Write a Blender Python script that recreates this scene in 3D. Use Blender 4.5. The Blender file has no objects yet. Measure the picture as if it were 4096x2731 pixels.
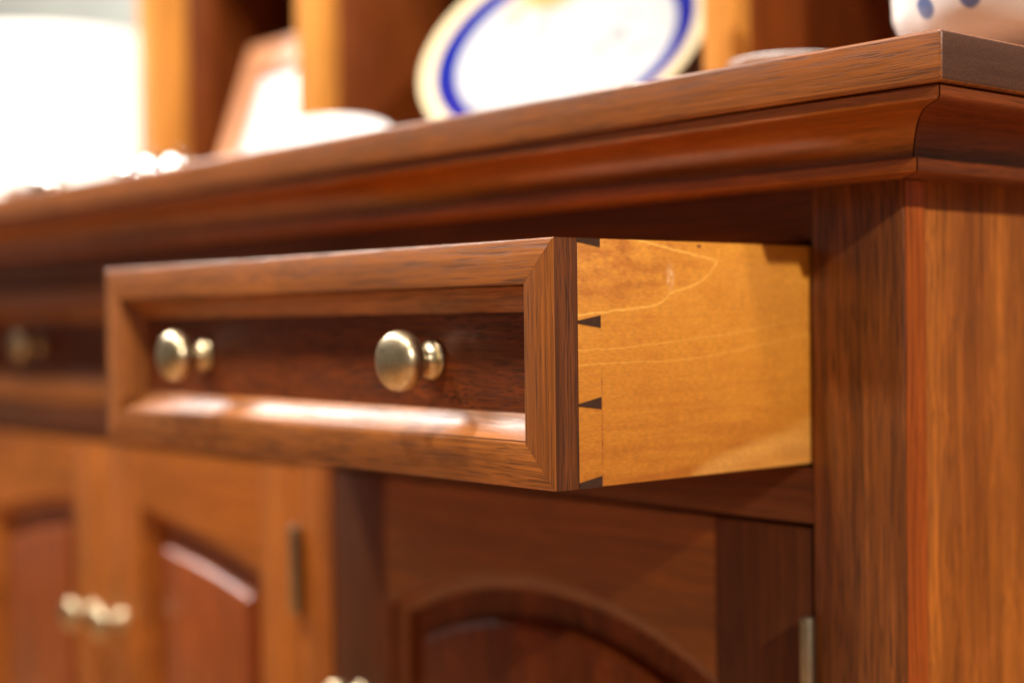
import bpy, bmesh, math, random
from mathutils import Vector, Matrix
R_ = math.radians
scene = bpy.context.scene
COL = scene.collection

# ------------------------------------------------------------------ camera
cam_d = bpy.data.cameras.new("camera"); cam = bpy.data.objects.new("camera", cam_d); COL.objects.link(cam)
scene.camera = cam
r = Vector((0.65100482, 0.75898088, -0.01186369)); u = Vector((-0.00303163, 0.01822875, 0.99982925)); f = Vector((-0.75906754, 0.6508577, -0.01416796))
M = Matrix.Identity(4)
for i in range(3):
    M[i][0], M[i][1], M[i][2] = r[i], u[i], -f[i]
M.translation = Vector((0.54690203, -0.49609082, -0.04049382))
cam.matrix_world = M
cam_d.sensor_width = 36; cam_d.lens = 6024.43554 / 4096 * 36
cam_d.clip_start = 0.01; cam_d.clip_end = 60
cam_d.dof.use_dof = True; cam_d.dof.focus_distance = 0.742; cam_d.dof.aperture_fstop = 2.7; cam_d.dof.aperture_blades = 0

# ------------------------------------------------------------------ world and lamps
w = bpy.data.worlds.new("World"); scene.world = w; w.use_nodes = True
bg = w.node_tree.nodes["Background"]; bg.inputs[0].default_value = (1.0, 0.84, 0.69, 1); bg.inputs[1].default_value = 0.17

def area(name, loc, target, size, power, color=(1, .93, .84), spread=180):
    d = bpy.data.lights.new(name, 'AREA'); d.shape = 'DISK'; d.size = size; d.energy = power; d.color = color; d.spread = R_(spread)
    o = bpy.data.objects.new(name, d); COL.objects.link(o); o.location = loc
    o.rotation_euler = (Vector(target) - Vector(loc)).to_track_quat('-Z', 'Y').to_euler()
    return o
area("ceiling_spot", (-0.25, -0.75, 1.95), (-0.4, 0.1, 0), 0.12, 40)
area("ceiling_spot", (-1.55, -0.65, 1.95), (-1.0, 0.3, 0), 0.12, 60)
area("ceiling_spot", (2.35, -0.42, 1.30), (0, 0.1, 0), 0.07, 56)
area("ceiling_spot", (0.65, -0.30, 1.95), (-0.6, 0.3, 0.2), 0.22, 30)
area("bright_window", (-2.45, -0.25, 1.55), (-0.3, 0, -0.1), 0.90, 9.5, (1, .95, .90), 62)
area("added_wall_fill", (-2.3, -0.3, 1.8), (-2.4, 0.68, 0.4), 0.4, 1, (1, .98, .95))  # added fill lamp to brighten the pale wall, no known fitting there
scene.view_settings.view_transform = 'Standard'; scene.view_settings.look = 'None'
scene.view_settings.exposure = 0.12; scene.view_settings.gamma = 1
scene.cycles.use_denoising = True
scene.cycles.max_bounces = 8
scene.cycles.sample_clamp_indirect = 8

# ------------------------------------------------------------------ material helpers
class NT:
    def __init__(s, name):
        s.m = bpy.data.materials.new(name); s.m.use_nodes = True; s.t = s.m.node_tree; s.n = s.t.nodes
        s.bsdf = s.n["Principled BSDF"]
    def link(s, a, b): s.t.links.new(a, b)
    def put(s, sock, v):
        if hasattr(v, "is_output"): s.link(v, sock)
        else: sock.default_value = v
    def node(s, t, **k):
        n = s.n.new(t)
        for a, b in k.items(): setattr(n, a, b)
        return n
    def math(s, op, a, b=0.0, c=None, clamp=False):
        n = s.node("ShaderNodeMath", operation=op, use_clamp=clamp); s.put(n.inputs[0], a); s.put(n.inputs[1], b)
        if c is not None: s.put(n.inputs[2], c)
        return n.outputs[0]
    def vec(s, op, a, b):
        n = s.node("ShaderNodeVectorMath", operation=op); s.put(n.inputs[0], a); s.put(n.inputs[1], b)
        return n.outputs["Value"] if op in ("DISTANCE", "LENGTH", "DOT_PRODUCT") else n.outputs[0]
    def noise(s, v, scale, detail=2, rough=.5, dist=0):
        n = s.node("ShaderNodeTexNoise"); s.link(s.vec('MULTIPLY', v, scale), n.inputs["Vector"])
        n.inputs["Scale"].default_value = 1; n.inputs["Detail"].default_value = detail; n.inputs["Roughness"].default_value = rough; n.inputs["Distortion"].default_value = dist
        return n.outputs["Fac"]
    def remap(s, v, a, b, c=0.0, d=1.0, smooth=False):
        n = s.node("ShaderNodeMapRange"); n.clamp = True
        if smooth: n.interpolation_type = 'SMOOTHSTEP'
        s.put(n.inputs[0], v)
        for i, x in enumerate((a, b, c, d)): n.inputs[i + 1].default_value = x
        return n.outputs[0]
    def mix(s, fac, a, b, mode='MIX'):
        n = s.node("ShaderNodeMix", data_type='RGBA', blend_type=mode); n.clamp_factor = True
        s.put(n.inputs[0], fac)
        for i, x in ((6, a), (7, b)): s.put(n.inputs[i], (*x, 1) if isinstance(x, tuple) and len(x) == 3 else x)
        return n.outputs[2]
    def val3(s, v):
        n = s.node("ShaderNodeCombineXYZ")
        for i in range(3): s.put(n.inputs[i], v)
        return n.outputs[0]
    def bump(s, h, strength, dist):
        n = s.node("ShaderNodeBump"); n.inputs["Strength"].default_value = strength; n.inputs["Distance"].default_value = dist
        s.link(h, n.inputs["Height"]); return n.outputs[0]

def obj_coords(s, spread=1.0):
    tc = s.node("ShaderNodeTexCoord"); oi = s.node("ShaderNodeObjectInfo")
    off = s.vec('MULTIPLY', s.val3(oi.outputs["Random"]), (3.7 * spread, 5.3 * spread, 4.1 * spread))
    return tc.outputs["Object"], s.vec('ADD', tc.outputs["Object"], off)

def axvec(axis, along, across):
    v = [across] * 3; v['XYZ'.index(axis)] = along; return tuple(v)

def wood(name, axis, dark, mid, light, pore=.6, rough=.38, coat=.22, contrast=1.0, figure=26, wave=.010, poredark=.30, bandscale=300, keep=False):
    s = NT(name); raw, v = obj_coords(s)
    if not keep: dark, mid, light = [(a * 1.04, b * .88, c * .47) for a, b, c in (dark, mid, light)]
    wv = s.math('SUBTRACT', s.noise(v, axvec(axis, 3, 9), 2), .5)
    wl = s.math('SUBTRACT', s.noise(v, axvec(axis, 11, 30), 1), .5)
    wsum = s.math('ADD', s.math('MULTIPLY', wv, wave * 2), s.math('MULTIPLY', wl, wave * .35))
    v2 = s.vec('ADD', v, s.vec('MULTIPLY', s.val3(wsum), tuple(0 if a == axis else 1.0 for a in 'XYZ')))
    fig = s.noise(v2, axvec(axis, 1.6, figure), 3, .55)
    band = s.noise(v2, axvec(axis, 3.5, bandscale), 3, .6)
    fib = s.noise(v2, axvec(axis, 9, 750), 3, .7)
    blotch = s.noise(v, axvec(axis, 9, 22), 3, .6)
    c = s.mix(s.remap(fig, .5 - .20 / contrast, .5 + .20 / contrast), dark, light)
    c = s.mix(.55, c, mid)
    k = s.math('MULTIPLY', s.remap(band, .25, .75, 1 - .34 * contrast, 1 + .26 * contrast), s.remap(fib, .28, .72, .74, 1.22))
    k = s.math('MULTIPLY', k, s.remap(blotch, .25, .75, .82, 1.16))
    c = s.mix(1.0, c, s.val3(k), 'MULTIPLY')
    ln = s.noise(v2, axvec(axis, 9, 620), 1, .5)
    c = s.mix(s.math('MULTIPLY', s.remap(ln, .56, .70), .34 * contrast), c, tuple(x * .55 for x in dark))
    dens = s.remap(s.noise(v2, axvec(axis, 5, 60), 2), .3, .7, .60, .50)
    pn = s.noise(v2, axvec(axis, 30, 1800), 1, .5)
    pores = s.remap(s.math('SUBTRACT', pn, dens), 0, .09)
    pm = s.math('MULTIPLY', pores, pore)
    c = s.mix(pm, c, tuple(x * poredark for x in dark))
    s.link(c, s.bsdf.inputs["Base Color"])
    rr = s.math('ADD', s.remap(s.noise(v, (18, 18, 18), 3), .3, .7, rough - .05, rough + .07), s.math('MULTIPLY', pm, .25))
    s.link(rr, s.bsdf.inputs["Roughness"])
    s.bsdf.inputs["Coat Weight"].default_value = coat; s.bsdf.inputs["Coat Roughness"].default_value = .20
    s.bsdf.inputs["Specular IOR Level"].default_value = .36 if coat > .12 else .22
    h = s.math('SUBTRACT', s.math('MULTIPLY', fib, .25), pm)
    nb = s.bump(h, .35, .00022)
    s.link(nb, s.bsdf.inputs["Normal"]); s.link(s.bump(s.math('ADD', s.math('MULTIPLY', h, .5), s.noise(v, axvec(axis, 30, 60), 1)), .18, .0004), s.bsdf.inputs["Coat Normal"])
    return s.m

MID = ((.155, .050, .016), (.30, .105, .031), (.41, .165, .050))
RED = ((.085, .020, .007), (.150, .036, .010), (.23, .062, .016))
PURP = ((.055, .018, .010), (.095, .030, .015), (.15, .046, .020))
GOLD = ((.21, .062, .012), (.37, .122, .023), (.49, .175, .035))
ORNG = ((.20, .058, .013), (.38, .122, .028), (.50, .180, .044))
def W(tag, axis, pal, **k):
    key = "wood_%s_%s" % (tag, axis)
    if key not in bpy.data.materials: return wood(key, axis, *pal, **k)
    return bpy.data.materials[key]
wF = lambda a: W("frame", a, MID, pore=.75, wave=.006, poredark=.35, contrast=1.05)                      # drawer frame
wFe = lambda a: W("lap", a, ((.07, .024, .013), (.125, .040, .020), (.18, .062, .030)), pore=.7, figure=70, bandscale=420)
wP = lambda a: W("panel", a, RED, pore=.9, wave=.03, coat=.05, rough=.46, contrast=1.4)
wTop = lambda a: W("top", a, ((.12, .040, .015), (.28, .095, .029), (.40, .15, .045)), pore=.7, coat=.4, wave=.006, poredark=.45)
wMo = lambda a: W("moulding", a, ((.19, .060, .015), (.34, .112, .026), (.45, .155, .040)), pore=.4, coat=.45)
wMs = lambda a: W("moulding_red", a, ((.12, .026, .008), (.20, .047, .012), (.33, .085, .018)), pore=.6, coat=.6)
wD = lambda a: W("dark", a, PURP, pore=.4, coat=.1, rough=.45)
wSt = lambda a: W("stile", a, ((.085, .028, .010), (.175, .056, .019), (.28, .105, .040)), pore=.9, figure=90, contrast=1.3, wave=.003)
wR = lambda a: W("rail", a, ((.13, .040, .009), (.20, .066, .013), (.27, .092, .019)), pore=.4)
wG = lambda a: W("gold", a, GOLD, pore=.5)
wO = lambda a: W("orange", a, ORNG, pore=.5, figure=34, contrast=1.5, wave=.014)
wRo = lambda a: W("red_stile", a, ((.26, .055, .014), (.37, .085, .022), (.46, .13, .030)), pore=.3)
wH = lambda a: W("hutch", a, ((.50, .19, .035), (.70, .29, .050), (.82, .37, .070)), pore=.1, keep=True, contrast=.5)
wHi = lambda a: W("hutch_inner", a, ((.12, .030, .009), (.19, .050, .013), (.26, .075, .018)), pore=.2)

def endgrain(name):
    s = NT(name); raw, v = obj_coords(s)
    a = s.noise(v, (20, 10, 60), 3); b = s.noise(v, (1200, 1200, 1200), 1)
    rg = s.noise(v, (60, 9, 260), 3, .6)
    c = s.mix(a, (.080, .032, .019), (.125, .052, .030)); c = s.mix(s.remap(rg, .45, .65, 0, .4), c, (.050, .020, .013)); c = s.mix(s.remap(b, .35, .7, 0, .6), c, (.035, .014, .009))
    s.link(c, s.bsdf.inputs["Base Color"]); s.bsdf.inputs["Roughness"].default_value = .42; s.bsdf.inputs["Specular IOR Level"].default_value = .35
    s.bsdf.inputs["Coat Weight"].default_value = .2; s.bsdf.inputs["Coat Roughness"].default_value = .3
    s.link(s.bump(b, .25, .0002), s.bsdf.inputs["Normal"])
    return s.m
M_END = endgrain("end_grain")
def pin_mat():
    s = NT("pin_end_grain"); raw, v = obj_coords(s)
    b = s.noise(v, (2600, 2600, 2600), 1); a = s.noise(v, (400, 160, 500), 2)
    c = s.mix(s.remap(b, .35, .75), (.022, .009, .005), (.105, .048, .026)); c = s.mix(s.remap(a, .4, .7, 0, .5), c, (.05, .022, .013))
    s.link(c, s.bsdf.inputs["Base Color"]); s.bsdf.inputs["Roughness"].default_value = .6; s.bsdf.inputs["Specular IOR Level"].default_value = .2
    s.link(s.bump(b, .4, .0002), s.bsdf.inputs["Normal"]); return s.m
M_PIN = pin_mat()

def side_mat():
    """honey softwood drawer side; object space: y from the front, z from the bottom edge"""
    s = NT("honey_softwood"); raw, v = obj_coords(s, 0)
    sep = s.node("ShaderNodeSeparateXYZ"); s.link(raw, sep.inputs[0]); Y, Z = sep.outputs[1], sep.outputs[2]
    def fcurve(pts):
        n = s.node("ShaderNodeFloatCurve"); cv = n.mapping.curves[0]
        P = [(y / .5, (z + .125) / .25 + .25) for y, z in pts]
        while len(cv.points) < len(P): cv.points.new(.5, .5)
        for p, q in zip(cv.points, P): p.location = q; p.handle_type = 'AUTO'
        n.mapping.use_clip = False; n.mapping.update()
        s.link(s.math('DIVIDE', Y, .5), n.inputs["Value"])
        return s.math('MULTIPLY', s.math('SUBTRACT', n.outputs[0], .25), .25)
    wig = s.math('MULTIPLY', s.math('SUBTRACT', s.noise(raw, (1, 90, 40), 3), .5), .0016)
    Zw = s.math('ADD', Z, wig)
    def line(pts, wd, y0=-1, y1=9):
        d = s.math('ABSOLUTE', s.math('SUBTRACT', Zw, fcurve(pts)))
        m = s.remap(d, wd * .15, wd, 1, 0, True)
        m = s.math('MULTIPLY', m, s.math('GREATER_THAN', Y, y0)); return s.math('MULTIPLY', m, s.math('LESS_THAN', Y, y1))
    lo = [(0, -.0398), (.0168, -.0385), (.0453, -.0361), (.0746, -.0326), (.0852, -.0269), (.1023, -.0226), (.1118, -.0182), (.1207, -.0112), (.5, -.011)]
    hi = [(0, .006), (.0603, -.0003), (.0825, -.0038), (.1025, -.0071), (.1191, -.0100), (.1207, -.0112), (.5, -.012)]
    lB = [(0, -.0562), (.0168, -.0558), (.045, -.0554), (.0743, -.0534), (.105, -.0513), (.1373, -.0486), (.17, -.0446), (.5, -.01)]
    lC = [(0, -.064), (.0168, -.0635), (.0449, -.0627), (.0893, -.0625), (.1128, -.0609), (.154, -.056), (.1981, -.0506), (.5, -.02)]
    m1 = s.math('MAXIMUM', line(lo, .0009, y1=.1204), line(hi, .0009, y1=.1204))
    m2 = s.math('MAXIMUM', line(lB, .0006), line(lC, .0006))
    base = (.68, .275, .028); dk = (.46, .142, .012); pale = (.80, .44, .12); brown = (.37, .105, .010)
    fine = s.noise(raw, (900, 260, 900), 2); mott = s.noise(raw, (60, 55, 130), 4, .65); big = s.noise(raw, (10, 9, 26), 2)
    c = s.mix(s.remap(big, .35, .65), dk, base); c = s.mix(.62, c, base)
    c = s.mix(s.remap(mott, .50, .76, 0, .55), c, dk)
    # browner zone inside the cathedral, broken up by mottling
    inside = s.math('MULTIPLY', s.remap(s.math('SUBTRACT', Zw, fcurve(lo)), 0, .012, 0, 1, True), s.remap(Y, .125, .06, 0, 1, True))
    c = s.mix(s.math('MULTIPLY', inside, s.remap(mott, .35, .68, 0, .85)), c, brown)
    low = s.remap(Z, .075, .0, 0, 1, True)
    c = s.mix(s.math('MULTIPLY', low, s.remap(s.noise(raw, (30, 12, 200), 3), .4, .7, .35, .95)), c, (.42, .125, .016))
    rays = s.noise(raw, (300, 16, 520), 3)
    c = s.mix(s.remap(rays, .5, .75, 0, .35), c, dk)
    lp = [(0, -.2), (.085, -.135), (.104, -.1197), (.1364, -.111), (.1705, -.1053), (.1974, -.0965), (.5, -.05)]
    pz = s.math('MULTIPLY', s.remap(s.math('SUBTRACT', fcurve(lp), Zw), -.003, .006, 0, 1, True), s.remap(s.noise(raw, (40, 14, 120), 2), .3, .6, .30, .60))
    c = s.mix(pz, c, (.84, .44, .10))
    c = s.mix(s.math('MULTIPLY', m1, .75), c, (.86, .43, .075)); c = s.mix(s.math('MULTIPLY', m2, .45), c, (.86, .43, .075))
    c = s.mix(1.0, c, s.val3(s.remap(fine, .25, .75, .82, 1.14)), 'MULTIPLY')
    # scribed baseline, stained red-brown, and a pale scuff
    sc = s.remap(s.math('ABSOLUTE', s.math('SUBTRACT', s.math('ADD', Y, s.math('MULTIPLY', wig, .2)), .0323)), .0001, .0008, 1, 0, True)
    sc = s.math('MULTIPLY', sc, s.remap(Z, .062, .050)); sc = s.math('MULTIPLY', sc, s.remap(s.noise(raw, (1, 1, 160), 2), .38, .66, .05, .75))
    c = s.mix(sc, c, (.20, .035, .014))
    sc2 = s.vec('LENGTH', s.vec('MULTIPLY', s.vec('SUBTRACT', raw, (0, .083, .106)), (0, 260, 110)), (0, 0, 0))
    c = s.mix(s.math('MULTIPLY', s.remap(sc2, .2, 1.1, 1, 0, True), s.remap(s.noise(raw, (1, 500, 300), 3), .4, .65, 0, .6)), c, (.85, .55, .30))
    kn = s.vec('LENGTH', s.vec('MULTIPLY', s.vec('SUBTRACT', raw, (0, .1055, .1228)), (0, 500, 900)), (0, 0, 0))
    c = s.mix(s.remap(kn, .5, 1.3, .9, 0, True), c, (.12, .03, .008))
    s.link(c, s.bsdf.inputs["Base Color"])
    s.bsdf.inputs["Roughness"].default_value = .42; s.bsdf.inputs["Coat Weight"].default_value = .3; s.bsdf.inputs["Coat Roughness"].default_value = .3
    s.link(s.bump(s.math('ADD', fine, s.math('MULTIPLY', rays, .6)), .22, .0003), s.bsdf.inputs["Normal"])
    return s.m
M_SIDE = side_mat()

def simple(name, col, rough=.4, metal=0, coat=0, var=.08, emis=None, trans=0, scale=40):
    s = NT(name); raw, v = obj_coords(s)
    n = s.noise(v, (scale,) * 3, 3)
    c = s.mix(1.0, (*col,), s.val3(s.remap(n, .3, .7, 1 - var, 1 + var)), 'MULTIPLY')
    s.link(c, s.bsdf.inputs["Base Color"]); s.bsdf.inputs["Roughness"].default_value = rough; s.bsdf.inputs["Metallic"].default_value = metal
    s.bsdf.inputs["Coat Weight"].default_value = coat; s.bsdf.inputs["Coat Roughness"].default_value = .05
    s.bsdf.inputs["Transmission Weight"].default_value = trans
    if emis: s.bsdf.inputs["Emission Color"].default_value = (*emis[0], 1); s.bsdf.inputs["Emission Strength"].default_value = emis[1]
    return s.m
def brass_mat():
    s = NT("antique_brass"); raw, v = obj_coords(s)
    n = s.noise(v, (90, 90, 90), 4, .6); n2 = s.noise(v, (320, 320, 320), 3, .6)
    c = s.mix(s.remap(n, .35, .7), (.47, .37, .22), (.60, .50, .33)); c = s.mix(s.remap(n2, .5, .75, 0, .45), c, (.30, .21, .10))
    s.link(c, s.bsdf.inputs["Base Color"]); s.bsdf.inputs["Metallic"].default_value = 1
    s.link(s.remap(n2, .3, .7, .27, .40), s.bsdf.inputs["Roughness"])
    s.link(s.bump(n2, .06, .0002), s.bsdf.inputs["Normal"]); return s.m
M_BRASS = brass_mat()
M_HINGE = simple("aged_steel_brass", (.36, .31, .22), .38, 1, scale=200)
M_CHINA = simple("white_china", (.82, .82, .81), .18, coat=.6, var=.02)
M_GLASS = simple("clear_glass", (.95, .98, .98), .03, trans=1.0, var=.0)
M_SILVER = simple("polished_silver", (.82, .82, .80), .14, 1)
M_CHROME = simple("bright_silver", (.9, .9, .9), .05, 1, var=.0)
M_SHADE = simple("lit_lamp_shade", (.85, .82, .76), .8, emis=((1.0, .96, .88), .9), var=.03)
M_WALLD = simple("brown_wall", (.10, .065, .045), .8, var=.1, scale=3)
M_WALL = simple("pale_wall", (.46, .50, .48), .8, var=.05, scale=3)
M_FLOOR = simple("oak_floor", (.42, .22, .10), .45, var=.2, scale=8)
M_PAPER = simple("white_print", (.90, .91, .93), .25, coat=1.0, var=.02)

def plate_mat():
    s = NT("ringed_china"); raw, v = obj_coords(s, 0)
    sep = s.node("ShaderNodeSeparateXYZ"); s.link(raw, sep.inputs[0])
    flat = s.node("ShaderNodeCombineXYZ"); s.link(sep.outputs[0], flat.inputs[0]); s.link(sep.outputs[1], flat.inputs[1])
    rad = s.vec('LENGTH', flat.outputs[0], (0, 0, 0))
    cream = s.math('GREATER_THAN', rad, .1295)
    ring = s.math('MULTIPLY', s.math('GREATER_THAN', rad, .1095), s.math('LESS_THAN', rad, .1295))
    c = (.50, .51, .51)
    n = s.noise(raw, (38, 38, 1), 3)
    spray = s.remap(n, .60, .66, 0, .6)
    c = s.mix(spray, c, (.22, .22, .23))
    def spot(x, y, sx, sy, col, amt, c):
        d = s.vec('LENGTH', s.vec('MULTIPLY', s.vec('SUBTRACT', raw, (x, y, 0)), (1 / sx, 1 / sy, 0)), (0, 0, 0))
        return s.mix(s.remap(d, .6, 1.3, amt, 0, True), c, col)
    c = spot(-.040, .078, .030, .020, (.75, .30, .06), .85, c)
    c = spot(-.070, .055, .013, .022, (.72, .42, .22), .6, c)
    c = spot(-.035, .035, .006, .026, (.25, .25, .24), .7, c)
    c = spot(.052, .010, .008, .010, (.22, .23, .26), .7, c)
    c = s.mix(ring, c, (.006, .014, .22)); c = s.mix(cream, c, (.74, .62, .38))
    s.link(c, s.bsdf.inputs["Base Color"]); s.bsdf.inputs["Roughness"].default_value = .15; s.bsdf.inputs["Coat Weight"].default_value = .7; s.bsdf.inputs["Coat Roughness"].default_value = .06
    return s.m
M_PLATE = plate_mat()
def jar_mat(spots):
    s = NT("white_jar_blue_dabs"); raw, v = obj_coords(s, 0)
    c = s.mix(s.noise(raw, (14, 14, 14), 2), (.84, .84, .83), (.88, .88, .86))
    for (x, y, z, rr) in spots:
        d = s.vec('DISTANCE', s.vec('ADD', raw, s.vec('MULTIPLY', s.val3(s.noise(raw, (60, 60, 60), 1)), (.004, .004, .004))), (x + .002, y + .002, z + .002))
        c = s.mix(s.remap(d, rr * .6, rr, .9, 0, True), c, (.02, .09, .32))
    s.link(c, s.bsdf.inputs["Base Color"]); s.bsdf.inputs["Roughness"].default_value = .3; s.bsdf.inputs["Coat Weight"].default_value = .4
    return s.m

# ------------------------------------------------------------------ object helpers
def empty(name, loc=(0, 0, 0), parent=None, **props):
    o = bpy.data.objects.new(name, None); COL.objects.link(o); o.empty_display_size = .02
    if parent:
        o.parent = parent; o.location = Vector(loc) - wloc(parent)
    else: o.location = loc
    for k, v in props.items(): o[k] = v
    o["_w"] = tuple(loc); return o
def wloc(o): return Vector(o["_w"])
def link_bm(name, bm, mats, parent=None, smooth=None, **props):
    base = wloc(parent) if parent else Vector((0, 0, 0))
    bmesh.ops.recalc_face_normals(bm, faces=bm.faces)
    bmesh.ops.translate(bm, verts=bm.verts, vec=-base)
    me = bpy.data.meshes.new(name); bm.to_mesh(me); bm.free()
    for m in (mats if isinstance(mats, (list, tuple)) else [mats]): me.materials.append(m)
    if smooth is not None:
        me.shade_smooth(); me.set_sharp_from_angle(angle=R_(smooth))
    o = bpy.data.objects.new(name, me); COL.objects.link(o)
    if parent: o.parent = parent
    o["_w"] = tuple(base)
    for k, v in props.items(): o[k] = v
    return o
def box_bm(x0, x1, y0, y1, z0, z1, bev=.0, seg=2, bm=None):
    b = bmesh.new()
    bmesh.ops.create_cube(b, size=1)
    for v in b.verts: v.co = Vector((x0 + (v.co.x + .5) * (x1 - x0), y0 + (v.co.y + .5) * (y1 - y0), z0 + (v.co.z + .5) * (z1 - z0)))
    if bev: bmesh.ops.bevel(b, geom=list(b.edges), offset=bev, segments=seg, affect='EDGES', profile=.5)
    return b
def box(name, x0, x1, y0, y1, z0, z1, mat, parent=None, bev=.0008, **p):
    return link_bm(name, box_bm(x0, x1, y0, y1, z0, z1, bev), mat, parent, 35, **p)
def loft(name, rings, mat, parent, closed=True, cap0=False, cap1=False, smooth=35, **p):
    bm = bmesh.new(); vs = [[bm.verts.new(c) for c in rg] for rg in rings]
    n = len(rings[0])
    for a, b in zip(vs, vs[1:]):
        for i in range(n if closed else n - 1):
            j = (i + 1) % n
            bm.faces.new((a[i], a[j], b[j], b[i]))
    if cap0: bm.faces.new(vs[0])
    if cap1: bm.faces.new(vs[-1])
    bmesh.ops.remove_doubles(bm, verts=bm.verts, dist=1e-6)
    return link_bm(name, bm, mat, parent, smooth, **p)
def lathe(name, prof, origin, axis, mat, parent, n=48, smooth=40, xf=None, **p):
    """prof: (radius, height along axis)"""
    ax = Vector(axis).normalized(); t = Vector((0, 0, 1)) if abs(ax.z) < .9 else Vector((1, 0, 0))
    e1 = ax.cross(t).normalized(); e2 = ax.cross(e1); O = Vector(origin)
    bm = bmesh.new(); rings = []
    for rr, h in prof:
        if rr < 1e-6: rings.append([bm.verts.new(O + ax * h)]); continue
        rings.append([bm.verts.new(O + ax * h + (e1 * math.cos(a) + e2 * math.sin(a)) * rr) for a in [2 * math.pi * i / n for i in range(n)]])
    for a, b in zip(rings, rings[1:]):
        for i in range(n):
            j = (i + 1) % n
            if len(a) == 1 and len(b) == 1: continue
            if len(a) == 1: bm.faces.new((a[0], b[j], b[i]))
            elif len(b) == 1: bm.faces.new((a[i], a[j], b[0]))
            else: bm.faces.new((a[i], a[j], b[j], b[i]))
    return link_bm(name, bm, mat, parent, smooth, **p)

# ------------------------------------------------------------------ measured dimensions (metres)
L, XC = 0.19781, 0.06457            # face of the carcase, its right end
XLE = -1.892                        # its left end
ZT, ZB, OV = 0.0953, 0.0706, 0.0731 # countertop top, underside, overhang
ZFL = -0.80
HD = 0.125
YB = 0.64
arc = lambda n, a0, a1: [a0 + (a1 - a0) * i / n for i in range(n + 1)]

# ------------------------------------------------------------------ setting
bm = bmesh.new(); bmesh.ops.create_grid(bm, x_segments=1, y_segments=1, size=6); bmesh.ops.translate(bm, verts=bm.verts, vec=(0, 0, ZFL))
link_bm("floor", bm, M_FLOOR, kind="structure")
box("wall", -6, -1.245, .70, .80, ZFL, 2.2, M_WALL, bev=0, kind="structure")
box("wall", -1.2448, 4, .70, .80, ZFL, 2.2, M_WALLD, bev=0, kind="structure")

# ------------------------------------------------------------------ knobs
KP_BASE = [(0, 0), (.0112, 0), (.0112, .0022), (.0104, .0034), (.0094, .0038), (.0086, .0044), (.0076, .0054), (.0066, .0070)]
KP_HEAD = [(.0066, .0070), (.0060, .0084), (.0062, .0098), (.0078, .0112), (.0098, .0122), (.0103, .0132), (.0106, .0142), (.0128, .0158), (.0149, .0178), (.0161, .0200),
           (.0167, .0224), (.0168, .0246), (.0162, .0272), (.0147, .0295), (.0120, .0312), (.0085, .0325), (.0045, .0333), (0, .0336)]
def knob(parent, x, y, z):
    k = lathe("knob", KP_HEAD, (x, y, z), (0, -1, 0), M_BRASS, parent, 48, 50)
    return k, lathe("knob_base", KP_BASE, (x, y, z), (0, -1, 0), M_BRASS, parent, 48, 30)

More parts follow.
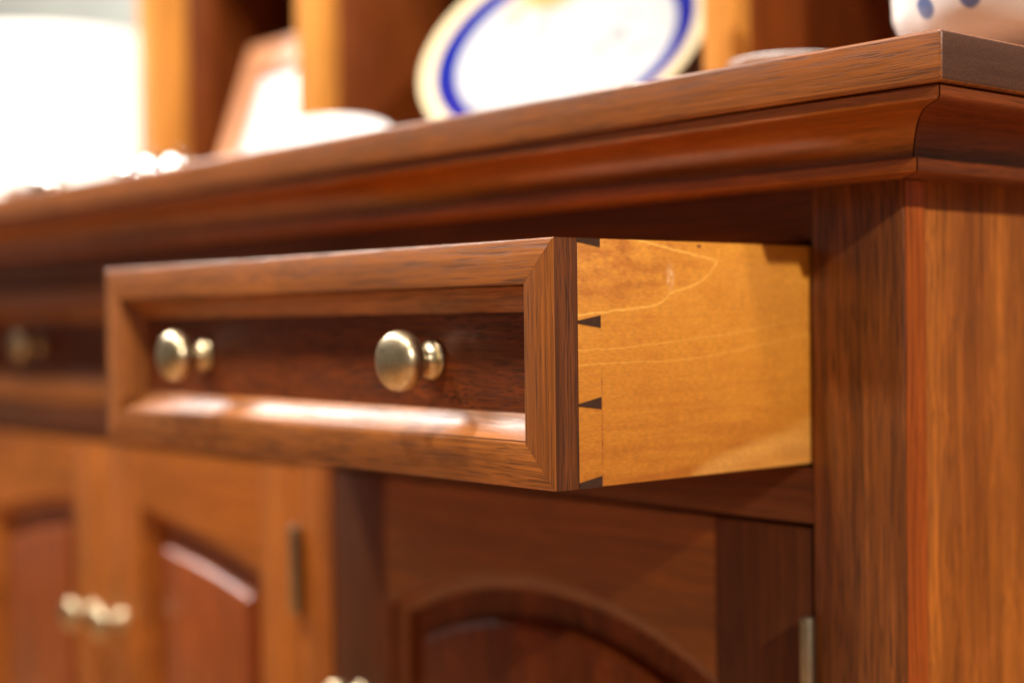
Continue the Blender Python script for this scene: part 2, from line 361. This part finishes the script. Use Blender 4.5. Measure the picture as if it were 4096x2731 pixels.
# ------------------------------------------------------------------ drawers
def drawer(x1, y0, W_, label, mid_knobs, frame_mat=wF, panel_mat=wP):
    """x1: right edge, y0: plane of the front, z -0.125..0"""
    x0 = x1 - W_
    d = empty("drawer", (x1, y0, -HD), label=label, category="drawer", group="drawers under the worktop")
    T = .0161; w_, cv = .0228, .0135
    prof = [(0, T), (0, .0013), (.0002, .0006), (.0006, .0002), (.0013, 0), (w_ - .0009, 0), (w_ - .0003, .0002), (w_, .0008), (w_, .0040), (w_ + .0006, .0042), (w_ + .0007, .0015)]
    sg_ = .34; lin = lambda t: t / (math.pi / 2)      # a shallow cove: between a flat bevel and a quarter round
    a = [(w_ + .0007 + (cv - .0007) * ((1 - sg_) * lin(t) + sg_ * (1 - math.cos(t))), .0026 + (cv - .0012) * ((1 - sg_) * lin(t) + sg_ * math.sin(t))) for t in arc(10, 0, math.pi / 2)]
    prof = prof[:-1] + a + [(w_ + cv, T)]
    C4 = [((x0, 0), (1, -1)), ((x1, 0), (-1, -1)), ((x1, -HD), (-1, 1)), ((x0, -HD), (1, 1))]
    names = ["top_rail", "right_stile", "bottom_rail", "left_stile"]
    for i in range(4):
        (a0, s0), (a1, s1) = C4[i], C4[(i + 1) % 4]
        g = .00012
        ring0 = [(a0[0] + s0[0] * o + (g if i == 0 else -g if i == 2 else 0), y0 + y, a0[1] + s0[1] * o + (-g if i == 1 else g if i == 3 else 0)) for o, y in prof]
        ring1 = [(a1[0] + s1[0] * o + (-g if i == 0 else g if i == 2 else 0), y0 + y, a1[1] + s1[1] * o + (g if i == 1 else -g if i == 3 else 0)) for o, y in prof]
        o = loft(("frame_rail", "frame_stile")[i % 2], [ring0, ring1], [frame_mat('X' if i % 2 == 0 else 'Z'), wFe('Z')], d, True, True, True, 28)
        if i == 1:
            for pl in o.data.polygons:
                if pl.normal.x > .9: pl.material_index = 1
    e = w_ + cv - .002
    box("front_panel", x0 + e, x1 - e, y0 + .0150, y0 + .0160, -HD + e, -e, panel_mat('X'), d, 0)
    box("front_board", x0 + .001, x1 - .001, y0 + T + .0001, y0 + T + .003, -HD + .001, -.001, wD('X'), d, 0)
    # box sides with the pins of the front let into them
    for sx in (0, 1):
        xa, xb = ((x1 - .0125, x1 - .0001) if sx == 0 else (x0 + .0001, x0 + .0125))
        sb = box("side_board", xa, xb, y0 + T + .0001, y0 + .43, -HD + .0001, -.0001, M_SIDE, d, .0005)
        if sx == 0:
            Y1, Y2 = y0 + T + .0002, y0 + .0318
            for (n1, n2, b1, b2) in ((0, -.0021, 0, -.0043), (-.0411, -.0426, -.0386, -.0449), (-.0826, -.0838, -.0797, -.0859), (-.1220, -.125, -.1195, -.125)):
                rr = [(Y1, n1), (Y2, b1), (Y2, b2), (Y1, n2)]
                loft("dovetail_pin", [[(x1 - .010, y, z) for y, z in rr], [(x1 + .00012, y, z) for y, z in rr]], M_PIN, sb, True, True, True, 20)
    box("back_board", x0 + .0126, x1 - .0126, y0 + .415, y0 + .429, -HD + .012, -.002, M_SIDE, d, .0004)
    box("bottom_board", x0 + .0126, x1 - .0126, y0 + .02, y0 + .4149, -HD + .010, -HD + .016, M_SIDE, d, 0)
    for kx in mid_knobs: knob(d, x1 + kx, y0 + .0150, -.0620)
    return d
drawer(0, 0, .4922, "open drawer pulled out of the sideboard, honey side with dark dovetail pins", (-.1160, -.3705))
drawer(-.5445, L + .0005, .7425, "closed wide drawer behind the open drawer's end, above the pair of arched doors", (-.180, -.562))
drawer(-1.337, L + .0005, .4922, "closed narrow drawer at the far end of the sideboard", (-.119, -.373))

# ------------------------------------------------------------------ sideboard
sb = empty("sideboard", (XC, L, ZFL), label="dark walnut sideboard with moulded top, arched doors and drawers", category="sideboard")
# countertop with end grain on its ends
o = link_bm("countertop", box_bm(XLE - OV, XC + OV, L - OV, .68, ZB, ZT, .0020, 3), [wTop('X'), M_END], sb, 40)
for pl in o.data.polygons:
    if abs(pl.normal.x) > .8: pl.material_index = 1
# bed moulding under the top: fillet, flat, cove, fillet
mp = [(-.015, .0704), (.0660, .0704), (.0686, .0700), (.0697, .0690), (.0698, .0670), (.0694, .0645), (.0680, .0633), (.0655, .0631), (.0560, .0632), (.0470, .0633), (.0429, .0631), (.0390, .0622), (.0347, .0603), (.0310, .0582),
      (.0282, .0556), (.0257, .0522), (.0240, .0487), (.0229, .0450), (.0226, .0427), (.0226, .0412), (.0285, .0410), (.0293, .0403), (.0294, .0360), (.0290, .0343), (.0280, .0337), (-.015, .0337)]
g = .0004
loft("cornice_moulding", [[(XLE - o_, L - o_, z) for o_, z in mp], [(XC + o_ - g, L - o_, z) for o_, z in mp]], wMo('X'), sb, True, True, True, 30)
loft("cornice_moulding", [[(XC + o_, L - o_ + g * 1.6, z) for o_, z in mp], [(XC + o_, .66, z) for o_, z in mp]], wMs('Y'), sb, True, True, True, 30, label="redder end piece of the moulding")
loft("cornice_moulding", [[(XLE - o_, L - o_ + g * 1.6, z) for o_, z in mp], [(XLE - o_, .66, z) for o_, z in mp]], wMs('Y'), sb, True, True, True, 30)
ST = .0198
# corner stiles, divider stiles
def stile(x0, x1, m, z0=ZFL + .06, z1=.0700): return box("face_stile", x0, x1, L, L + ST, z0, z1, m, sb, .0009)
stile(.0024, XC, wSt('Z'))
stile(-.5421, -.4946, wG('Z'), z1=-.1600); box("face_stile", -.5421, -.4946, L, L + ST, -.1275, .0036, wR('Z'), sb, .0006)
stile(-1.3347, -1.2895, wG('Z'), z1=-.1600); box("face_stile", -1.3347, -1.2895, L, L + ST, -.1275, .0036, wR('Z'), sb, .0006)
stile(XLE, XLE + .060, wSt('Z'))
# rails
box("top_rail", XLE + .0602, .0022, L + .0004, L + ST, .0038, .0700, wD('X'), sb, .0008)
box("drawer_rail", XLE + .0602, .0022, L + .0004, L + ST, -.1598, -.1277, wD('X'), sb, .0008)
box("bottom_rail", XLE + .0602, .0022, L + .0004, L + ST, ZFL + .06, -.705, wR('X'), sb, .0008)
box("plinth", XLE + .01, XC - .01, L + .03, .62, ZFL + .001, ZFL + .0598, wD('X'), sb, .001)
# ends, back, inner boards
for x0, x1 in ((XC - .0190, XC - .0006), (XLE + .0006, XLE + .019)):
    box("end_panel", x0, x1, L + ST + .0003, YB, ZFL + .06, .0700, wO('Z'), sb, .0005)
# a separate narrow strip: the stile's own edge is redder
o = box("stile_edge_strip", XC + .0001, XC + .0007, L + .0015, L + ST - .0002, ZFL + .062, .0330, wRo('Z'), sb, 0, label="red-brown edge of the corner stile")
box("back_panel", XLE + .02, XC - .02, YB - .012, YB, ZFL + .06, .0695, wD('X'), sb, 0)
box("dust_board", XLE + .02, XC - .02, L + ST + .001, YB - .013, -.1590, -.1290, wD('X'), sb, 0)
for x in (-.518, -1.312): box("partition", x - .008, x + .008, L + ST + .001, YB - .013, ZFL + .06, -.160, wD('Z'), sb, 0); box("partition", x - .008, x + .008, L + ST + .001, YB - .013, -.1285, .0695, wD('Z'), sb, 0)
box("drawer_guide", .0024, .018, L + ST + .001, YB - .013, -.1285, .0695, wD('Y'), sb, 0)

# doors
ZD1, ZD0 = -.1628, -.7025
def door(x0, x1, sl, sr, cx, R, knob_x, hinge_x, stile_m, rail_m, panel_m):
    d = empty("door", (x0, L, ZD0), parent=sb)
    yf = L + .0006; T = .0196; pk = -.2195; zc = pk - R; ix0, ix1 = x0 + sl, x1 - sr
    box("door_stile", x0, ix0 - .0001, yf, yf + T, ZD0, ZD1, stile_m('Z'), d, .0008)
    box("door_stile", ix1 + .0001, x1, yf, yf + T, ZD0, ZD1, stile_m('Z'), d, .0008)
    box("door_bottom_rail", ix0, ix1, yf, yf + T, ZD0, ZD0 + .075, rail_m('X'), d, .0006)
    zb = ZD0 + .075
    # arched top rail
    N = 36; xs = [ix0 + (ix1 - ix0) * i / N for i in range(N + 1)]
    zz = lambda x, off=0: zc + math.sqrt((R - off) ** 2 - (x - cx) ** 2)
    rings = []
    for x in xs: rings.append([(x, yf, ZD1), (x, yf, zz(x) + .0004), (x, yf + .0004, zz(x)), (x, yf + T, zz(x)), (x, yf + T, ZD1)])
    loft("door_top_rail", rings, rail_m('X'), d, True, True, True, 30)
    def loop(off, y):
        a, b = ix0 + off, ix1 - off; P = [(a, y, zb + off)]
        P += [(a + (b - a) * i / N, y, zz(a + (b - a) * i / N, off)) for i in range(N + 1)]
        return P + [(b, y, zb + off)]
    cv = .0135; r0 = cv - .0025
    pr = [(-.0004, T - .002), (-.0004, .0004), (.0004, .0006), (.0020, .0010), (.0025, .0018), (.0025, .0030)] + [(.0025 + r0 * (1 - math.cos(t)), .0030 + (r0 - .001) * math.sin(t)) for t in arc(8, 0, math.pi / 2)] + [(cv, T - .001)]
    bm = bmesh.new(); vs = [[bm.verts.new(c) for c in loop(o_, yf + y)] for o_, y in pr]
    vs.append(vs[0])
    for a, b in zip(vs, vs[1:]):
        n = len(a)
        for i in range(n): bm.faces.new((a[i], a[(i + 1) % n], b[(i + 1) % n], b[i]))
    link_bm("door_moulding", bm, rail_m('X'), d, 28)
    pr = [(.0125, .0178), (.0125, .0170), (.0340, .0168), (.0344, .0160), (.0350, .0128), (.0362, .0108), (.0380, .0086), (.0400, .0072), (.0425, .0066)]
    loft("door_panel", [loop(o_, yf + y) for o_, y in pr], panel_m('Z'), d, True, True, True, 28)
    if knob_x is not None: knob(d, knob_x, yf, -.3425)
    for zt in (-.2125, -.580):
        hx, hy = hinge_x, L - .0052
        lathe("hinge_barrel", [(0, 0), (.0030, 0), (.0043, -.0008), (.0045, -.0018), (.0045, -.0375), (.0040, -.0378), (.0040, -.0384), (.0045, -.0387), (.0045, -.0735), (.0043, -.0745), (.0030, -.0753), (0, -.0753)], (hx, hy, zt), (0, 0, 1), M_HINGE, d, 24, 30)
        box("hinge_leaf", hx - .0006, hx + .0006, hy + .003, L + .016, zt - .0738, zt - .0016, M_HINGE, d, .0002)
    return d
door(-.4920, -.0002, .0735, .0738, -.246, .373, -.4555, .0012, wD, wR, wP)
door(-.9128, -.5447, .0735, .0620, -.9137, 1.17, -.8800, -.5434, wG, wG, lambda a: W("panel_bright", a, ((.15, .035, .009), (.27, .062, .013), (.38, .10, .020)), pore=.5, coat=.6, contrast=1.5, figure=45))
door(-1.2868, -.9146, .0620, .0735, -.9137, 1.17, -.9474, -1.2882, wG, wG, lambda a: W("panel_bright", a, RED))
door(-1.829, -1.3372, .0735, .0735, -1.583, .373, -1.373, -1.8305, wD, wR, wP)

# ------------------------------------------------------------------ hutch standing on the sideboard
hu = empty("hutch", (-.6, .5, ZT), label="open wooden hutch with bright upright posts on the sideboard", category="hutch")
Z0 = ZT + .0002; HT = .95
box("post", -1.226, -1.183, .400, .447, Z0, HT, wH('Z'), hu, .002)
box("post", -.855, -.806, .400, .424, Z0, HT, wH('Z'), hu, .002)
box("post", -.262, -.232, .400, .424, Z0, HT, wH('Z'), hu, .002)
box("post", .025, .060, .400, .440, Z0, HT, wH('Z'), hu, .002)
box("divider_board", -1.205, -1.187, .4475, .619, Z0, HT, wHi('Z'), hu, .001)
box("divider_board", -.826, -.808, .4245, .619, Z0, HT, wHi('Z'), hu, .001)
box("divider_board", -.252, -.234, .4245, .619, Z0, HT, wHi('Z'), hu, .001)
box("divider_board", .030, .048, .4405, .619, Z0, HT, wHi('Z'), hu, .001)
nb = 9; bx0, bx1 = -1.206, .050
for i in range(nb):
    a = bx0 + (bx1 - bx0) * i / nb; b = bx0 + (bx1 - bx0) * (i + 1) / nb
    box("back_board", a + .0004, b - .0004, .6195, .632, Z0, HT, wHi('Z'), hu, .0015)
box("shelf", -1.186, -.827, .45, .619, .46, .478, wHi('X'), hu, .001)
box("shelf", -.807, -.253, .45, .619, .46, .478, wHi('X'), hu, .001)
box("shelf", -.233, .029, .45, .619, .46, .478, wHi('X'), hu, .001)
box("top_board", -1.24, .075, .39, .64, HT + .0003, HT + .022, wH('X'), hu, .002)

# ------------------------------------------------------------------ things on the sideboard top
def plate_prof(Ro, Rb, h, foot):
    return [(0, .004), (Rb * .70, .0042), (Rb * .80, .0052), (Rb * .93, h * .72), (Rb, h * .84), (Ro - .004, h), (Ro, h + .0008), (Ro + .0006, h - .0006), (Ro - .003, h - .0034), (Rb, h * .84 - .004), (Rb * .84, .0006), (Rb * .72, -.0015), (foot, -.0020), (foot, -.0050), (foot - .004, -.0050), (foot - .005, -.0010), (0, -.0010)]
def leaning(name, X, Y, az, el, prof, Ro, mat, label, cat, up=0.0):
    """disc leaning back: az turns it about z, el is the lean; its lower rim rests on the top"""
    n = Vector((math.sin(az) * math.cos(el), -math.cos(az) * math.cos(el), math.sin(el)))
    c = Vector((X, Y, ZT + Ro * math.cos(el) + .004 + up))
    o = lathe(name, prof, (0, 0, 0), (0, 0, 1), mat, None, 96, 40, label=label, category=cat)
    x = Vector((0, 0, 1)).cross(n).normalized(); y = n.cross(x)
    Mx = Matrix.Identity(4)
    for i in range(3): Mx[i][0], Mx[i][1], Mx[i][2] = x[i], y[i], n[i]
    Mx.translation = c; o.matrix_world = Mx; return o, n, c
pl, pn, pc = leaning("plate", -.5013, .4754, .40, .69, plate_prof(.144, .128, .016, .072), .149, M_PLATE, "big white plate with cobalt ring and cream rim, leaning in the hutch", "plate")
# easel holding the big plate
ea = empty("plate_stand", (-.50, .47, ZT), label="small dark wooden easel behind the big blue-ringed plate", category="plate stand")
hd = Vector((math.cos(.40), math.sin(.40), 0)); bk = Vector((-math.sin(.40), math.cos(.40), 0))
def bar(name, a, b, r_, mat, parent):
    a, b = Vector(a), Vector(b); lathe(name, [(0, 0), (r_, 0), (r_, (b - a).length), (0, (b - a).length)], a, b - a, mat, parent, 12, 30)
base = pc - pn * .016
upv = (Vector((0, 0, 1)) - pn * pn.z).normalized()
for sx in (-.045, .045):
    bar("easel_leg", base + hd * sx - upv * .139 , base + hd * sx * .3 + upv * .06, .0035, wD('Z'), ea)
bar("easel_prop", base + upv * .05 - pn * .004, Vector((base.x, base.y, ZT + .004)) + bk * .10, .0035, wD('Z'), ea)
leaning("plate", -.672, .315, .80, R_(64), plate_prof(.066, .046, .009, .030), .066, M_CHINA, "small plain white plate leaning against the bright hutch post", "plate")

# photo frame
fr = empty("picture_frame", (-1.1, .42, ZT), label="leaning wooden picture frame with white print between two hutch posts", category="picture frame")
lean = R_(19); fw, fh, fs = .245, .215, .040
def ftrans(o):
    o.matrix_parent_inverse = Matrix.Identity(4)
    o.rotation_euler = (-lean, 0, 0); return o
def fpt(a, s_, dy): return Vector((-1.1 + a, .42 + s_ * math.sin(lean) + dy * math.cos(lean), ZT + .0065 + s_ * math.cos(lean) - dy * math.sin(lean)))
def fslab(name, pts, y0, y1, mat):
    loft(name, [[fpt(a, b, y0) for a, b in pts], [fpt(a, b, y1) for a, b in pts]], mat, fr, True, True, True, 20)
wPF = lambda a: W("picture_frame", a, ((.42, .16, .07), (.60, .26, .12), (.70, .34, .17)), pore=.1, coat=.7, keep=True)
fslab("frame_stile", [(0, 0), (fs, fs), (fs, fh - fs), (0, fh)], 0, .018, wPF('Z'))
fslab("frame_stile", [(fw, 0), (fw, fh), (fw - fs, fh - fs), (fw - fs, fs)], 0, .018, wPF('Z'))
fslab("frame_rail", [(0.0001, fh), (fs, fh - fs), (fw - fs, fh - fs), (fw - .0001, fh)], 0, .018, wPF('X'))
fslab("frame_rail", [(0.0001, 0), (fw - .0001, 0), (fw - fs, fs), (fs, fs)], 0, .018, wPF('X'))
fslab("print", [(fs - .002, fs - .002), (fw - fs + .002, fs - .002), (fw - fs + .002, fh - fs + .002), (fs - .002, fh - fs + .002)], .008, .012, M_PAPER)
fslab("strut", [(fw / 2 - .02, .02), (fw / 2 + .02, .02), (fw / 2 + .015, .17), (fw / 2 - .015, .17)], .0185, .022, wD('Z'))

# bowl, jar, glass, silver
lathe("bowl", [(0, .0), (.018, 0), (.018, .003), (.026, .006), (.036, .016), (.041, .029), (.042, .0300), (.041, .0310), (.038, .029), (.032, .017), (.022, .009), (0, .007)], (0, 0, 0), (0, 0, 1), M_CHINA, None, 64, 40,
      label="small shallow white bowl between the blue-ringed plate and the jar", category="bowl").location = (-.085, .29, ZT + .0003)
JP = [(0, 0), (.041, 0), (.043, .003), (.046, .006), (.068, .010), (.083, .020), (.0895, .036), (.0905, .060), (.0903, .080), (.0885, .112), (.079, .142), (.060, .160), (.048, .166), (.047, .178), (.050, .181), (.046, .183), (.044, .168), (0, .165)]
JX, JY = .0945, .3020
dabs = []
for px, py, rr in ((2120, 22, .0085), (2222, -6, .0085), (2060, -60, .010), (2160, -90, .010), (2290, -80, .010)):
    dr = (r * (px * 4096 / 2352 - 2048) - u * (py * 4096 / 2352 - 1365.5)) / 6024.43554 + f
    oc = Vector((M.translation.x - JX, M.translation.y - JY)); dx = Vector((dr.x, dr.y)); A_ = dx.dot(dx); B_ = dx.dot(oc); C_ = oc.dot(oc) - .0895 ** 2
    t = (-B_ - math.sqrt(max(B_ * B_ - A_ * C_, 0))) / A_; P = M.translation + dr * t
    dabs.append((P.x - JX, P.y - JY, P.z - ZT, rr))
jo = lathe("jar", JP, (0, 0, 0), (0, 0, 1), jar_mat(dabs), None, 96, 40, label="large round white jar with blue dabs at the right end of the top", category="jar")
jo.location = (JX, JY, ZT + .0003)
lathe("jar_lid", [(.052, .1835), (.054, .185), (.046, .195), (.022, .203), (.010, .206), (.009, .212), (.013, .218), (.010, .225), (0, .228)], (0, 0, 0), (0, 0, 1), M_CHINA, jo, 48, 40)

def ball(x, y, z0, rb, parent, name="pot"):
    pr = [(0, 0), (rb * .55, 0), (rb * .6, rb * .12), (rb * .5, rb * .25)] + [(rb * math.cos(t), rb * 1.05 + rb * math.sin(t)) for t in arc(12, -1.0, 1.5)] + [(rb * .12, rb * 2.1), (rb * .16, rb * 2.25), (rb * .1, rb * 2.38), (0, rb * 2.4)]
    return lathe(name, pr, (x, y, z0), (0, 0, 1), M_CHROME, parent, 48, 50)
cr = empty("cruet_tray", (-1.0, .26, ZT), label="silver tray with three tiny round lidded pots before the first hutch post", category="cruet set")
lathe("tray", [(0, .0005), (.066, .0005), (.075, .004), (.076, .0035), (.067, -.0002), (0, -.0002)], (-.889, .258, ZT + .0006), (0, 0, 1), M_CHROME, cr, 64, 40)
for bx, by, rb in ((-.930, .243, .0185), (-.889, .248, .0180), (-.848, .254, .0175)): ball(bx, by, ZT + .0013, rb, cr, "pot")
sg = empty("sugar_bowl", (-1.15, .24, ZT), label="round silver sugar bowl with domed lid below the lamp shade", category="bowl")
ball(-1.150, .245, ZT + .0003, .0235, sg, "bowl_body")
lathe("dish", [(0, 0), (.030, 0), (.032, .003), (.046, .018), (.060, .034), (.066, .042), (.064, .0425), (.055, .033), (.040, .017), (.026, .007), (0, .006)], (0, 0, 0), (0, 0, 1), M_CHINA, None, 64, 40,
      label="white china dish behind the silver sugar bowl", category="dish").location = (-1.33, .33, ZT + .0003)

# table lamp
lp = empty("table_lamp", (-1.58, .44, ZT), label="table lamp with large lit white drum shade at the far end", category="lamp")
lathe("lamp_base", [(0, 0), (.075, 0), (.078, .006), (.070, .014), (.030, .020), (.014, .030), (.012, .060), (.012, .190), (0, .190)], (-1.58, .44, ZT + .0003), (0, 0, 1), M_SILVER, lp, 48, 35)
lathe("lamp_shade", [(.198, .030), (.186, .272), (.1835, .272), (.1955, .030)] + [(.198, .030)], (-1.58, .44, ZT), (0, 0, 1), M_SHADE, lp, 96, 40)
lathe("shade_fitting", [(.012, .185), (.1880, .188), (.1880, .190), (.012, .189)], (-1.58, .44, ZT), (0, 0, 1), M_SILVER, lp, 48, 40)
ld = bpy.data.lights.new("lamp_bulb", 'POINT'); ld.energy = .25; ld.shadow_soft_size = .03; ld.color = (1, .9, .75)
lo = bpy.data.objects.new("lamp_bulb", ld); COL.objects.link(lo); lo.parent = lp; lo.location = (0, 0, .24)

for o in bpy.data.objects:
    if "_w" in o: del o["_w"]
